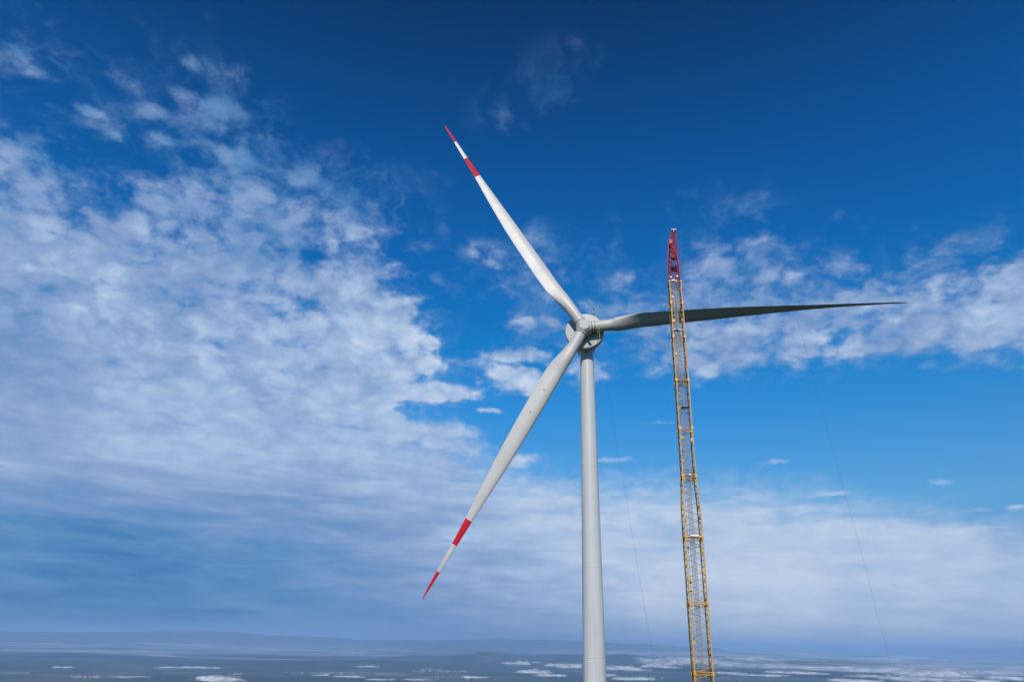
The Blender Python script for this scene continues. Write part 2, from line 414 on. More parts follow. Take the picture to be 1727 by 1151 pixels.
village(708, 745, 1129, 1133, 70); village(745, 790, 1132, 1135, 60); village(690, 715, 1133, 1136, 20); village(700, 790, 1140, 1150, 50)
village(120, 168, 1141, 1146, 60); village(385, 410, 1137, 1139, 30); village(480, 600, 1135, 1138, 60); village(1210, 1330, 1134, 1150, 160); village(1040, 1120, 1140, 1150, 60)
M['house'] = paint('house_render', (.50, .46, .42), .8, .2); M['roof'] = paint('roof_tile', (.45, .25, .19), .85, .2)
vil = struct(mb.build('distant_houses', [M['house'], M['roof']]), 'stuff')

# low clouds drifting over the plain, below the camera
mc, t, b = mat('low_cloud'); b.inputs['Base Color'].default_value = (.92, .92, .93, 1); b.inputs['Roughness'].default_value = 1; b.inputs['Specular IOR Level'].default_value = 0
tg = t.n('ShaderNodeTexCoord').outputs['Object']; nz = t.noise(t.v('MULTIPLY', tg, (.001, .001, .004)), 3.2, 7, .65)
lw = t.n('ShaderNodeLayerWeight'); lw.inputs[0].default_value = .5
soft = t.mr(lw.outputs['Facing'], .95, .45, 0, 1, True)
t.put(b.inputs['Alpha'], t.m('MULTIPLY', soft, t.mr(nz, .34, .74, .0, .66, True)))
b.inputs['Subsurface Weight'].default_value = 0
cl_v, cl_f = [], []
bmi = bmesh.new(); bmesh.ops.create_icosphere(bmi, subdivisions=3, radius=1); bmi.verts.ensure_lookup_table()
ico_v = [v.co.copy() for v in bmi.verts]; ico_f = [tuple(v.index for v in f.verts) for f in bmi.faces]; bmi.free()
def lowcloud(px, py, wpx, hpx, z=-470., n=6):
    d = ray(px, py); c = d*(z/d.z); s = c.length/FOC
    for k in range(n):
        f = (k+.5)/n-.5; w_ = wpx*s*random.uniform(.22, .42)*(1 if n > 1 else 2); h_ = hpx*s*random.uniform(.45, .75)
        cc = c+Vector((f*wpx*s*.9, random.uniform(-1, 1)*wpx*s*.35, random.uniform(-.1, .1)*hpx*s)); k0 = len(cl_v)
        for v in ico_v:
            q = 1+.32*mnoise.fractal(v*1.6+cc*.0007, .9, 2., 4)
            cl_v.append(cc+Vector((v.x*w_*q, v.y*w_*1.3*q, v.z*h_*q*(1 if v.z > 0 else .5))))
        cl_f.extend(tuple(k0+i for i in f_) for f_ in ico_f)
for a in [(303, 1127, 46, 3.2), (350, 1128, 34, 4), (366, 1148, 56, 9), (108, 1127, 20, 3), (215, 1143, 40, 3), (620, 1126, 30, 3), (862, 1121, 20, 5), (884, 1121, 16, 6), (904, 1136, 42, 8), (906, 1119, 12, 3), (935, 1124, 26, 6),
          (962, 1127, 34, 9), (930, 1141, 40, 5), (1048, 1130, 56, 9), (1066, 1147, 48, 7), (1110, 1126, 44, 8), (1135, 1118, 60, 6), (1010, 1140, 40, 6), (590, 1143, 40, 4), (640, 1148, 36, 4), (540, 1140, 24, 3), (800, 1144, 30, 4), (700, 1148, 30, 3),
          (1345, 1137, 60, 6), (1290, 1141, 60, 4), (1575, 1140, 80, 12), (1540, 1148, 70, 8), (1655, 1137, 60, 8), (1712, 1131, 40, 7), (1620, 1150, 80, 8), (1480, 1143, 60, 5), (1440, 1150, 60, 6), (1700, 1146, 50, 6),
          (1235, 1137, 40, 4), (1400, 1132, 50, 4), (1500, 1128, 50, 3), (1600, 1126, 60, 3), (1690, 1120, 50, 3)]: lowcloud(*a)
for a in [(1320, 1124, 250, 14), (1250, 1118, 200, 12), (1420, 1128, 220, 9), (1180, 1122, 120, 14), (1340, 1108, 330, 3.5), (1120, 1103, 160, 4), (1380, 1114, 200, 4), (1520, 1122, 120, 3), (1030, 1095, 150, 4)]: lowcloud(*a, z=-430. if a[1] > 1110 else -260., n=16)
struct(mk('low_clouds', cl_v, cl_f, mc), 'stuff')
# thin mist lying on the plain
mm, t, b = mat('thin_mist'); b.inputs['Base Color'].default_value = (.84, .86, .97, 1); b.inputs['Roughness'].default_value = 1; b.inputs['Specular IOR Level'].default_value = 0
tg = t.n('ShaderNodeTexCoord').outputs['Object']; nz = t.noise(t.v('MULTIPLY', tg, (.00018, .00018, .002)), 1.2, 4, .5)
lw = t.n('ShaderNodeLayerWeight'); lw.inputs[0].default_value = .5
t.put(b.inputs['Alpha'], t.m('MULTIPLY', t.mr(lw.outputs['Facing'], 1., .55, 0, 1, True), t.mr(nz, .3, .8, .04, .30, True)))
cl_v, cl_f = [], []
for a in [(300, 1087, 900, 5, -300., 5), (900, 1095, 620, 6, -300., 6), (60, 1089, 420, 7, -420., 8), (330, 1091, 460, 7, -420., 8), (560, 1094, 380, 8, -420., 6), (800, 1095, 420, 7, -420., 6), (250, 1100, 620, 7, -430., 8), (760, 1097, 560, 6, -400., 8), (1000, 1100, 460, 8, -420., 8),
          (1150, 1106, 420, 12, -430., 8), (1330, 1114, 460, 16, -430., 10), (1380, 1124, 420, 14, -440., 8), (1500, 1110, 500, 8, -430., 8), (1620, 1118, 400, 8, -440., 6)]: lowcloud(*a)
struct(mk('mist', cl_v, cl_f, mm), 'stuff')

# ------------------------------------------------------------------ wind turbine
HUBP = ray(985.5, 553)*(144.5/ray(985.5, 553).dot(FWD)); YAW = -.135; TILT = .05
AX = Vector((math.sin(YAW)*math.cos(TILT), -math.cos(YAW)*math.cos(TILT), math.sin(TILT)))   # towards the wind
UU = Vector((math.cos(YAW), math.sin(YAW), 0)); VV = UU.cross(-AX); VV = VV if VV.z > 0 else -VV
back = -AX
TOWX = HUBP+back*4.75; TOWX = Vector((TOWX.x+.25, TOWX.y, 0))
turb = thing('wind_turbine', 'tall white three-bladed wind turbine, red bands on its left blades, left of the lattice crane', 'wind turbine', (TOWX.x, TOWX.y, GZ))
# tower
ztop = HUBP.z-2.6
def trad(z): return 1.36+(ztop-z)*.0107
M['weld'] = paint('weld_line', (.49, .495, .485), .45, .1)
mb = MB(); prof = []; seams = [at(1000, 790, TOWX.y).z, at(1000, 960, TOWX.y).z, at(1000, 1112, TOWX.y).z]
zs = sorted([GZ-.4]+seams+[ztop]+[z for z in [GZ+2+2.85*k for k in range(60)] if z < ztop-2 and all(abs(z-q) > .8 for q in seams)])
for z in zs:
    if z in seams:
        st = .045 if z == seams[2] else .0
        prof += [(z-.10-GZ, trad(z)+.012+st, 0), (z-.06-GZ, trad(z)-.006, 1), (z+.03-GZ, trad(z)-.006, 0), (z+.06-GZ, trad(z)+.004, 0)]
    elif z in (GZ-.4, ztop): prof.append((z-GZ, trad(z), 0))
    else: prof += [(z-GZ-.03, trad(z), 2), (z-GZ-.02, trad(z)+.005, 2), (z-GZ+.02, trad(z)+.005, 2), (z-GZ+.03, trad(z), 0)]
mb.lathe((TOWX.x, TOWX.y, GZ), (0, 0, 1), prof, 72)
M['seam2'] = paint('tower_seam', (.42, .425, .42), .5, .3)
tower = sharp(mb.build('tower', [M['tower'], M['seam2'], M['weld']], turb), 9)
mb = MB(); mb.lathe((TOWX.x, TOWX.y, GZ), (0, 0, 1), [(-1, 5), (.15, 5), (.35, 3.2)], 48); mb.build('foundation', M['concrete'], turb)
mb = MB(); zc = GZ+1.9; dd = Vector((0, -1, 0)); mb.box((TOWX.x, TOWX.y-trad(zc)-.02, zc), (.45, 0, 0), (0, .08, 0), (0, 0, 1.05)); mb.build('door', M['seam'], turb)
# generator ring behind the hub
DR = 3.92; G0 = HUBP+back*1.38
mb = MB(); mb.lathe(G0, back, [(0, .9), (0, DR-.06), (.02, DR-.02), (.07, DR), (1.45, DR+.02), (1.56, DR-.12), (1.6, DR-.5)], 96)
gen = sharp(mb.build('generator', M['hub'], turb), 40)
mb = MB(); mb.lathe(G0, AX, [(.0, DR-.62), (.015, DR-.62), (.015, DR-.66)], 96); sharp(mb.build('generator_seal', M['white'], gen), 40) if False else None
mb = MB(); mb.lathe(G0+back*1.5, back, [(0, 2.6), (.4, 2.65), (1.2, 2.45), (5.2, 2.25), (7.4, 2.0), (8.2, 1.5), (8.4, .8)], 48)
nac = sharp(mb.build('nacelle', M['hub'], turb), 40)
mb = MB(); mb.lathe((TOWX.x, TOWX.y, ztop-.25), (0, 0, 1), [(0, 1.42), (.1, 1.5), (1.6, 1.75)], 48); sharp(mb.build('yaw_ring', M['hub'], turb), 40)
# instruments on top: mast with lamp and a small ring
base = G0+back*3.0+Vector((.75, 0, 2.3)); topc = at(1001, 522, base.y)
mb = MB(); mb.tube(base, topc, .035, n=8)
mb.tube(topc-Vector((.42, 0, -.02)), topc+Vector((.42, 0, .02)), .03); mb.tube(topc-Vector((0, 0, .35)), topc+Vector((0, 0, .12)), .06)
mast = mb.build('instrument_mast', M['steel'], turb)
mb = MB(); mb.lathe(topc, (0, 0, 1), [(0, .12), (.08, .17), (.2, .14), (.26, .05)], 16); mb.build('warning_lamp', M['dark'], mast)
mb = MB(); c0 = topc-Vector((0, 0, 1.0)); mb.lathe(c0, (0, 0, 1), [(0, .34), (.07, .36), (.1, .3)], 20); mb.build('lamp_base', M['white'], mast)
mb = MB()
for k in range(24):
    a0, a1 = 2*math.pi*k/24, 2*math.pi*(k+1)/24
    mb.tube(c0+Vector((.5*math.cos(a0), .5*math.sin(a0), .52)), c0+Vector((.5*math.cos(a1), .5*math.sin(a1), .52)), .018, n=5)
mb.build('guard_ring', M['steel'], mast)
# blade axes
AZ0 = -.5465
rads = []
for k in (0, 2, 1):
    tt_ = AZ0+k*2*math.pi/3; rads.append((UU*math.sin(tt_)+VV*math.cos(tt_)).normalized())
rads[2] = (Matrix.Rotation(.042, 3, AX) @ rads[2])
if rads[2].z < (UU*math.sin(AZ0+2*math.pi/3)+VV*math.cos(AZ0+2*math.pi/3)).z: rads[2] = Matrix.Rotation(-.084, 3, AX) @ rads[2]
TIPS = [(750.5, 211), (714, 1009.5), (1531, 511)]
LB = 60.
# hub: a three-stub casting with a flat nose
bm = bmesh.new()
def hub_ring(c, d, r, n=32):
    d = d.normalized(); x = VV if abs(d.dot(VV)) < .9 else UU; x = (x-d*x.dot(d)).normalized(); y = d.cross(x)
    return [c+(x*math.cos(2*math.pi*k/n)+y*math.sin(2*math.pi*k/n))*r for k in range(n)]
hp = hub_ring(HUBP+AX*1.42, AX, .98, 12)+hub_ring(HUBP+back*1.3, AX, 1.5)+hub_ring(HUBP+AX*.3, AX, 1.5, 6)
for r_ in rads: hp += hub_ring(HUBP+r_*1.32, r_, 1.17)
for p in hp: bm.verts.new(p)
bmesh.ops.convex_hull(bm, input=bm.verts)
bmesh.ops.delete(bm, geom=[v for v in bm.verts if not v.link_faces], context='VERTS')
hme = bpy.data.meshes.new('hub'); bm.to_mesh(hme); bm.free(); hme.materials.append(M['hub'])
hub = link(bpy.data.objects.new('hub', hme)); hub.parent = turb; hub.matrix_parent_inverse = Matrix.Translation(-turb.location); sharp(hub, 24)
mb = MB(); mb.lathe(HUBP+AX*1.40, AX, [(0, .80), (.05, .80), (.07, .76)], 6); mb.build('nose_cover', M['hub'], hub)
for r_ in rads:
    mb = MB(); mb.lathe(HUBP, r_, [(.2, 1.22), (1.42, 1.20), (1.44, 1.24), (1.50, 1.24), (1.51, 1.19), (1.56, 1.17)], 48)
    sharp(mb.build('blade_flange', M['hub'], turb), 30)
    mb = MB(); mb.lathe(HUBP, r_, [(1.52, 1.2), (1.53, 1.225), (1.60, 1.225), (1.61, 1.2)], 48); mb.build('bearing_seal', M['dark'], turb, True)
# dark service hose / pitch motor in the notch at lower right
pm = (rads[1]+rads[2]).normalized(); mb = MB(); q0 = HUBP+pm*1.2+AX*.45; mb.tube(q0, q0+pm*1.05+AX*.2+UU*.1, .22, .26, 16)
mb.tube(q0+pm*1.0+AX*.2+UU*.1, q0+pm*1.12+AX*.22+UU*.1, .28, .28, 16); mb.build('pitch_motor', M['dark'], turb)
CH_S = [0., .027, .05, .09, .13, .165, .20, .25, .32, .40, .48, .56, .64, .72, .80, .88, .94, .975, .992, 1.]
CH_C = [2.3, 2.3, 2.3, 2.40, 2.95, 3.35, 3.5, 3.5, 3.42, 3.28, 3.02, 2.6, 2.08, 1.50, 1.08, .76, .56, .42, .26, .08]
CH_T = [1., 1., 1., .93, .68, .50, .42, .365, .32, .29, .27, .25, .24, .23, .22, .20, .19, .18, .18, .18]
def blade(rdir, tip_px, pitch, twist, bands, flip=1, chord_k=1., bexp=2.0):
    """rdir radial direction; pitch rotates the chord about it; the tip lies 60 m out; bands: painted spans"""
    d = ray(*tip_px); hh = d.dot(HUBP); disc = LB**2-(HUBP.length_squared-hh*hh)
    disc = max(disc, 0.); cands = [d*(hh-math.sqrt(disc)), d*(hh+math.sqrt(disc))]
    straight = HUBP+rdir*LB
    tip = min(cands, key=lambda p: (p-straight).length)
    bend = tip-straight
    ccw = AX.cross(rdir).normalized()
    te0 = ccw*math.cos(pitch)+AX*math.sin(pitch); nn0 = AX*math.cos(pitch)-ccw*math.sin(pitch)   # nn: pressure side
    NP, NSP = 40, 150; vs, fs, fm = [], [], []; cen = []
    for i in range(NSP+1):
        s = .027+(1-.027)*(i/NSP); s_ = s
        c = float(np.interp(s, CH_S, CH_C)); tr = float(np.interp(s, CH_S, CH_T))
        if s > .1: c *= chord_k
        w_ = min(max((s-.05)/.15, 0), 1); w_ = w_*w_*(3-2*w_)
        tw = twist*(1-s)**2.2
        te = te0*math.cos(tw)+nn0*math.sin(tw)*flip; nr = nn0*math.cos(tw)-te0*math.sin(tw)*flip
        C = HUBP+rdir*(LB*s)+bend*(s**bexp); cen.append(C)
        for j in range(NP):
            th = 2*math.pi*j/NP
            # circle
            cx, cy = math.cos(th)*.5, math.sin(th)*.5
            # airfoil: x from trailing (th=0) over suction side to leading (th=pi) and back
            x = .5+.5*math.cos(th); yt = 5*tr*(.2969*math.sqrt(x)-.126*x-.3516*x*x+.2843*x**3-.1015*x**4)
            camb = .10*tr**.5*4*x*(1-x)*.35
            if th < math.pi: ay = -(yt*1.12+camb*.6)            # suction side (back)
            else: ay = yt*(.78-.52*max(0, x-.45))-camb*(.7+1.6*max(0, x-.5))    # pressure side with a hollow near the trailing edge
            ax_ = x-.32
            if th == 0: ay = 0
            px_ = cx*(1-w_)+ax_*w_; py_ = (-cy)*(1-w_)*1.+ay*w_
            vs.append(C+te*(px_*c)+nr*(py_*c))
    for i in range(NSP):
        s = .027+(1-.027)*((i+.5)/NSP); red = any(a <= s < b_ for a, b_ in bands)
        for j in range(NP):
            fs.append((i*NP+j, i*NP+(j+1) % NP, (i+1)*NP+(j+1) % NP, (i+1)*NP+j)); fm.append(1 if red else 0)
    fs.append(tuple(reversed(range(NP)))); fm.append(0); fs.append(tuple(NSP*NP+j for j in range(NP))); fm.append(1 if bands else 0)
    o = mk('blade', vs, fs, [M['blade'], M['red']], turb, True, fm)
    sharp(o, 55)
    return o, cen, te0, nn0, tip
def bands_for(cen, p0, marks):
    """turn distances in the photo from the hub into span fractions"""
    h = pix(HUBP); D = [math.hypot(pix(c)[0]-h[0], pix(c)[1]-h[1]) for c in cen]; S = [.027+.973*i/(len(cen)-1) for i in range(len(cen))]
    f = lambda m: float(np.interp(m, D, S)); return [(f(a), f(b_)) for a, b_ in marks]
def cline(rdir, tip_px):
    d = ray(*tip_px); hh = d.dot(HUBP); disc = max(LB**2-(HUBP.length_squared-hh*hh), 0); st = HUBP+rdir*LB
    tip = min([d*(hh-math.sqrt(disc)), d*(hh+math.sqrt(disc))], key=lambda p: (p-st).length); bend = tip-st
    return [HUBP+rdir*(LB*s)+bend*s*s for s in [.027+.973*i/150 for i in range(151)]]
h0 = pix(HUBP)
dist = lambda x, y: math.hypot(x-h0[0], y-h0[1])
b1b = bands_for(cline(rads[0], TIPS[0]), 0, [(dist(805, 297), dist(787, 267.5)), (dist(767.5, 240.5), 900)])
b2b = bands_for(cline(rads[1], TIPS[1]), 0, [(dist(787.5, 878), dist(764.5, 919)), (dist(738.5, 964), 900)])
bl1, c1, te1, nn1, tip1 = blade(rads[0], TIPS[0], R(14), R(10), b1b)
bl2, c2, te2, nn2, tip2 = blade(rads[1], TIPS[1], R(168), R(8), b2b, flip=-1)
bl3, c3, te3, nn3, tip3 = blade(rads[2], TIPS[2], R(87), R(-24), [], bexp=4.2, chord_k=1.12)
for o, l in ((bl1, 'raised blade with two red bands'), (bl2, 'lowered blade with two red bands'), (bl3, 'plain blade with a shaded underside')): o['label'] = l
# small fittings on the blades
def surf(cen, s): return cen[int((s-.027)/.973*150)]
for (px, py) in ((917.5, 658), (894.5, 695.5)):
    d = ray(px, py); c = min(c2, key=lambda q: abs(pix(q)[1]-py)); p = d*(c.dot(d)-1.2); 
    ok, loc, nrm, idx = bl2.ray_cast(bl2.matrix_world.inverted() @ Vector((0, 0, 0)) if False else Vector((0, 0, 0)), d)
    if ok: p = loc; mb = MB(); mb.lathe(p-nrm*.02, nrm, [(0, .11), (.06, .11), (.07, .09)], 16); mb.build('lifting_plug', M['dark'], bl2)
mb = MB(); p = c1[int((.735-.027)/.973*150)]; d = ray(807.5, 312); p = d*p.dot(d); mb.box(p, te1*.16, nn1*.10, rads[0]*.45); mb.build('sleeve_fitting', M['blade'], bl1)
mb = MB(); p = tip1; mb.tube(p-rads[0]*.15, p+rads[0]*.12, .10, .05); mb.build('tip_receptor', M['dark'], bl1)
mb = MB(); p = tip2; mb.tube(p-rads[1]*.12, p+rads[1]*.22-UU*.1, .10, .05); mb.build('tip_receptor', M['darksteel'], bl2)
# markings at blade root of the lower blade: short dashes
for k, (s_, a_) in enumerate(((.038, .5), (.05, .2), (.045, -.45))):
    pass

# straps round the root of the newly mounted blade
def strap(cen_s, r, m_, wdt, label, cat='sling', grp=None, name='lifting_sling', drop=None):
    c = HUBP+rads[2]*(LB*cen_s); x = rads[2].orthogonal().normalized(); mb = MB()
    mb.lathe(c, rads[2], [(-wdt/2, r-.02), (-wdt/2, r+.035), (wdt/2, r+.035), (wdt/2, r-.02)], 40)
    if drop:
        p0 = c+AX*.9-Vector((0, 0, .8)); pts = [p0+Vector((.02*math.sin(k), 0, -k*drop/6)) for k in range(7)]; mb.path(pts, .03)
    o = mb.build(name, m_, None, True); tag(o, label, cat, grp); return o
strap(.0333, 1.17, M['dark'], .07, 'thin black strap round the right blade root, nearest the hub', grp='straps round the blade root')
strap(.0375, 1.17, M['dark'], .05, 'thin black strap round the right blade root, between the hub-side strap and the yellow straps', grp='straps round the blade root')
strap(.0455, 1.17, M['sling'], .06, 'narrow yellow strap round the right blade root, the one nearer the hub', grp='straps round the blade root', drop=1.4)
strap(.0505, 1.17, M['sling'], .07, 'yellow strap round the right blade root, farthest from the hub, tail hanging down', grp='straps round the blade root', drop=3.0)

# tag lines hanging from the right blade
def rope(name, pts, r, label, cat='rope', grp=None, m_=None):
    # smooth the polyline
    P_ = [Vector(p) for p in pts]; out = []
    for i in range(len(P_)-1):
        p0, p1, p2, p3 = P_[max(i-1, 0)], P_[i], P_[i+1], P_[min(i+2, len(P_)-1)]
        for k in range(8):
            t_ = k/8; out.append(.5*((2*p1)+(p2-p0)*t_+(2*p0-5*p1+4*p2-p3)*t_*t_+(3*p1-p0-3*p2+p3)*t_**3))
    out.append(P_[-1]); mb = MB(); mb.path(out, r, 6); o = mb.build(name, m_ or M['rope'], None, True); tag(o, label, cat, grp); return o
yb = HUBP.y
rp = [(1010, 572, 0), (1019, 620, 0), (1026, 655, -1), (1041, 761, -3), (1054, 830, -5), (1063, 886, -6), (1081, 992, -9), (1096, 1077, -12), (1107, 1150, -15)]
pts = [at(x, y, yb-1.4+dz) for x, y, dz in rp]; last = pts[-1]; pts += [Vector((last.x+2.5, last.y-8, GZ+25)), Vector((last.x+5, last.y-14, GZ))]
rope('tag_line', pts, .011, 'thin dark rope hanging down from the right blade root, between tower and crane', 'rope', 'tag lines')
c3i = min(c3, key=lambda q: abs(pix(q)[0]-1338)); yy = c3i.y
rp = [(1338, 521, 0), (1362, 600, 0), (1383, 680, -1), (1405, 761, -2), (1427, 841, -4), (1455, 941, -6), (1482, 1047, -8), (1496, 1096, -10), (1511, 1151, -12)]
pts = [at(x, y, yy+dz) for x, y, dz in rp]; last = pts[-1]; pts += [Vector((last.x+4, last.y-6, GZ+25)), Vector((last.x+8, last.y-10, GZ))]
rope('tag_line', pts, .011, 'thin dark rope hanging from the middle of the right blade, right of the crane', 'rope', 'tag lines')
mb = MB(); p = at(1338, 519.5, yy); mb.box(p, (.22, 0, 0), (0, .2, 0), (0, 0, .22)); mb.build('sleeve_fitting', M['darksteel'], bl3)

# ------------------------------------------------------------------ lattice crane in front of the blade
CB = at(1182, 1100, 105.); CT = at(1137.5, 478, 110.)
CE = (CT-CB).normalized()
foot = CB+CE*((GZ+2.2-CB.z)/CE.z)
cyaw = -.05
EX = (Vector((math.cos(cyaw), math.sin(cyaw), 0))); EX = (EX-CE*EX.dot(CE)).normalized(); EY = CE.cross(EX)
if EY.y < 0: EY = -EY
crane = thing('crawler_crane', 'tall yellow lattice boom crane with a red head, standing in front of the right blade', 'crane', (foot.x, foot.y, GZ))
def L(z): return (z-foot.z)/CE.z      # boom length at a height
def at_py(py):
    """boom length whose image height is py"""
    lo, hi = 0., 200.
    for _ in range(50):
        m_ = (lo+hi)/2
        if pix(foot+CE*m_)[1] > py: lo = m_
        else: hi = m_
    return lo
l_hd = at_py(478); l_t0, l_t1 = at_py(858), at_py(800)
def width(l):
    f = min(max((l-l_t0)/(l_t1-l_t0), 0), 1); return 2.42*(1-f)+(1.92+ (l_t1 < l)*0)*f
def depth_(l):
    f = min(max((l-l_t0)/(l_t1-l_t0), 0), 1); return 2.0*(1-f)+1.7*f
def corner(l, i, j, wf=1., c=None):
    return foot+CE*l+EX*(i*width(l)/2*wf)+EY*(j*depth_(l)/2*wf)
joints = [0, 9]+[l for l in [at_py(1138), at_py(1020), at_py(908), at_py(806), at_py(726), at_py(645), at_py(572), at_py(515)]]+[l_hd]
while joints[2]-joints[1] > 13: joints.insert(2, joints[2]-11.5)
joints = sorted(joints)
CHR = .10
for si in range(len(joints)-1):
    l0, l1 = joints[si], joints[si+1]; n = max(2, round((l1-l0)/1.75)); mb = MB()
    for i in (-1, 1):
        for j in (-1, 1):
            for k in range(n):
                la, lb = l0+(l1-l0)*k/n, l0+(l1-l0)*(k+1)/n; mb.tube(corner(la, i, j), corner(lb, i, j), CHR, n=10)
            # pin lugs
            for lp in (l0+.12, l1-.12): mb.box(corner(lp, i, j), EX*.17, EY*.15, CE*.11)
    br = MB()
    for k in range(n):
        la, lb = l0+(l1-l0)*k/n, l0+(l1-l0)*(k+1)/n; lm = (la+lb)/2; sg = 1 if (k+si) % 2 == 0 else -1
        for j in (-1, 1):     # front and back
            s2 = sg*j
            br.tube(corner(la, -s2, j), corner(lm, s2, j), .036, n=6); br.tube(corner(lm, s2, j), corner(lb, -s2, j), .036, n=6)
        for i in (-1, 1):     # sides
            br.tube(corner(la, i, -1), corner(lm, i, 1), .042, n=6); br.tube(corner(lm, i, 1), corner(lb, i, -1), .042, n=6)
    for l_ in (l0+.15, l1-.15):
        for (a_, b_) in (((-1, -1), (1, -1)), ((-1, 1), (1, 1)), ((-1, -1), (-1, 1)), ((1, -1), (1, 1))): br.tube(corner(l_, *a_), corner(l_, *b_), .06, n=6)
    k0 = len(mb.v); mb.v += br.v; mb.f += [tuple(k0+i for i in f) for f in br.f]; mb.m += [1]*len(br.m)
    sec = sharp(mb.build('boom_section', [M['yellow'], M['brace']], crane), 50)
# catwalk up the inside: rails with close rungs
mb = MB(); l = 4.; cw = .33; off = EY*(-.05)
def cwp(l, q): return foot+CE*l+EX*(q*cw+.05)+EY*(depth_(l)*.30)
while l < l_hd-1:
    for q in (-1, 1): mb.tube(cwp(l, q), cwp(l+1.5, q), .035, n=5, cap=False)
    for k in range(8): mb.tube(cwp(l+k*.1875, -1), cwp(l+k*.1875, 1), .03, n=4, cap=False)
    l += 1.5
mb.build('catwalk', M['steel'], crane)
mb = MB()
for q, jj in ((-.26, -.1), (-.12, .05), (.02, -.1), (.12, .05), (.24, -.1)):
    mb.tube(foot+CE*3+EX*q+EY*jj, foot+CE*(l_hd+3)+EX*(q*.8)+EY*jj, .02, n=5)
mb.build('hoist_rope', M['steel'], crane)
# pendant bars seen along the boom
mb = MB()
for q in (-1, 1):
    mb.tube(foot+CE*2+EX*q*.62+EY*1.5, foot+CE*(l_hd-2)+EX*q*.42+EY*1.05, .03, n=5)
mb.build('pendant_bar', M['steel'], crane)
# work platforms across the boom
for k, py in enumerate((1138, 1020, 908, 806, 690, 645, 560)):
    l = at_py(py); mb = MB(); hw = width(l)/2; hd = depth_(l)/2
    mb.box(foot+CE*l-EY*(hd*.55), EX*(hw-.14), EY*(hd*.38), CE*.045)
    mb.tube(corner(l+.95, -1, -1, .93), corner(l+.95, 1, -1, .93), .025, n=5); mb.tube(corner(l+.5, -1, -1, .93), corner(l+.5, 1, -1, .93), .02, n=5)
    for q in (-.8, -.3, .3, .8): mb.tube(foot+CE*l+EX*(hw*q)-EY*hd*.9, foot+CE*(l+.95)+EX*(hw*q)-EY*hd*.9, .022, n=5)
    mb.tube(foot+CE*(l-1.3)+EX*(hw*.45)-EY*hd*.7, foot+CE*(l-.05)+EX*(hw*.45)-EY*hd*.7, .05, n=6)
    o = mb.build('platform', M['darksteel' if k in (0, 3, 4, 5) else 'steel'], crane)
    if py == 908:
        mb = MB(); mb.box(foot+CE*(l+.03)+EX*.1-EY*(hd+.16), EX*.62, EY*.06, CE*.11); mb.build('sign_board', M['white'], o)
    if py in (806,):
        mb = MB(); mb.box(foot+CE*(l+.12)+EX*.05-EY*(hd+.16), EX*.16, EY*.06, CE*.09); mb.build('lamp', M['white'], o)
# small bolted fittings on chords
rr = random.Random(3); mb = MB(); mb2 = MB()
for _ in range(90):
    l = rr.uniform(joints[2], l_hd-.5); i = rr.choice((-1, 1)); s_ = rr.uniform(.08, .2)
    (mb if rr.random() < .6 else mb2).box(corner(l, i, -1)-EX*i*rr.uniform(.1, .3), EX*s_, EY*.06, CE*s_*rr.uniform(.5, 1.6))
mb.build('clamps', M['yellow'], crane)['kind'] = 'stuff'; mb2.build('brackets', M['darksteel'], crane)['kind'] = 'stuff'

# red head: tapering lattice with a bold front frame
def HP(px, py, dep): return at(px, py, CT.y+dep)
hb = [HP(1127, 478, -.8), HP(1147.5, 478, -.6), HP(1146.2, 478, 1.3), HP(1128.4, 478, 1.3)]
hm = [HP(1126.3, 440, -.7), HP(1143.5, 440, -.6), HP(1142.6, 440, 1.2), HP(1128.6, 440, 1.2)]
ht = [HP(1127.6, 409, -.6), HP(1141.6, 430, -.5), HP(1141.2, 428, 1.0), HP(1130.0, 409, 1.0)]
mb = MB()
for A_, B_ in ((hb, hm), (hm, ht)):
    for q in range(4): mb.tube(A_[q], B_[q], .085, n=10)
mb.tube(ht[0], ht[1], .13, n=8); mb.tube(ht[3], ht[2], .1, n=8)
mb.box((ht[0]+ht[3])/2+Vector((.12, 0, -.25)), EX*.28, EY*.7, CE*.42)
head = sharp(mb.build('boom_head', M['cranered'], crane), 50)
mb = MB()
def lattice(mb, A_, B_, n, r):
    lp = lambda q, f: A_[q].lerp(B_[q], f)
    for q in range(4):
        q2 = (q+1) % 4
        for k in range(n):
            f0, f1 = k/n, (k+1)/n; fm_ = (f0+f1)/2
            mb.tube(lp(q, f0), lp(q2, fm_), r, n=6); mb.tube(lp(q2, fm_), lp(q, f1), r, n=6); mb.tube(lp(q, f1), lp(q2, f1), r, n=6)
lattice(mb, hb, hm, 4, .05); lattice(mb, hm, ht, 3, .05)
mb.build('bracing', M['cranered'], head)
# sheave block, winch frame and lamps in the head
mb = MB(); c = HP(1136, 434, 0); mb.box(c, EX*.4, EY*.3, CE*.36); mb.build('sheave_box', M['cranered'], head)
mb = MB(); c = HP(1135.6, 432.5, -.62); mb.box(c, EX*.17, EY*.03, CE*.3); mb.build('opening', M['dark'], head)
mb = MB(); c = HP(1136.3, 454, .1)
for k in range(5): q = c+EX*(k*.22-.44); mb.lathe(q, EX, [(-.06, .48), (-.03, .5), (0, .42), (.03, .5), (.06, .48)], 24)
mb.build('sheaves', M['darksteel'], head)
for px, py in ((1131.5, 468), (1142, 466.5)):
    mb = MB(); c = HP(px, py, -1.0); mb.lathe(c, (-.1, -1, .25), [(-.2, .1), (0, .15), (.12, .17), (.13, .15)], 16); mb.build('lamp', M['white'], head)
mb = MB(); mb.box(HP(1135.5, 473, -.9), EX*.28, EY*.1, CE*.12); mb.build('cover_plate', M['steel'], head)
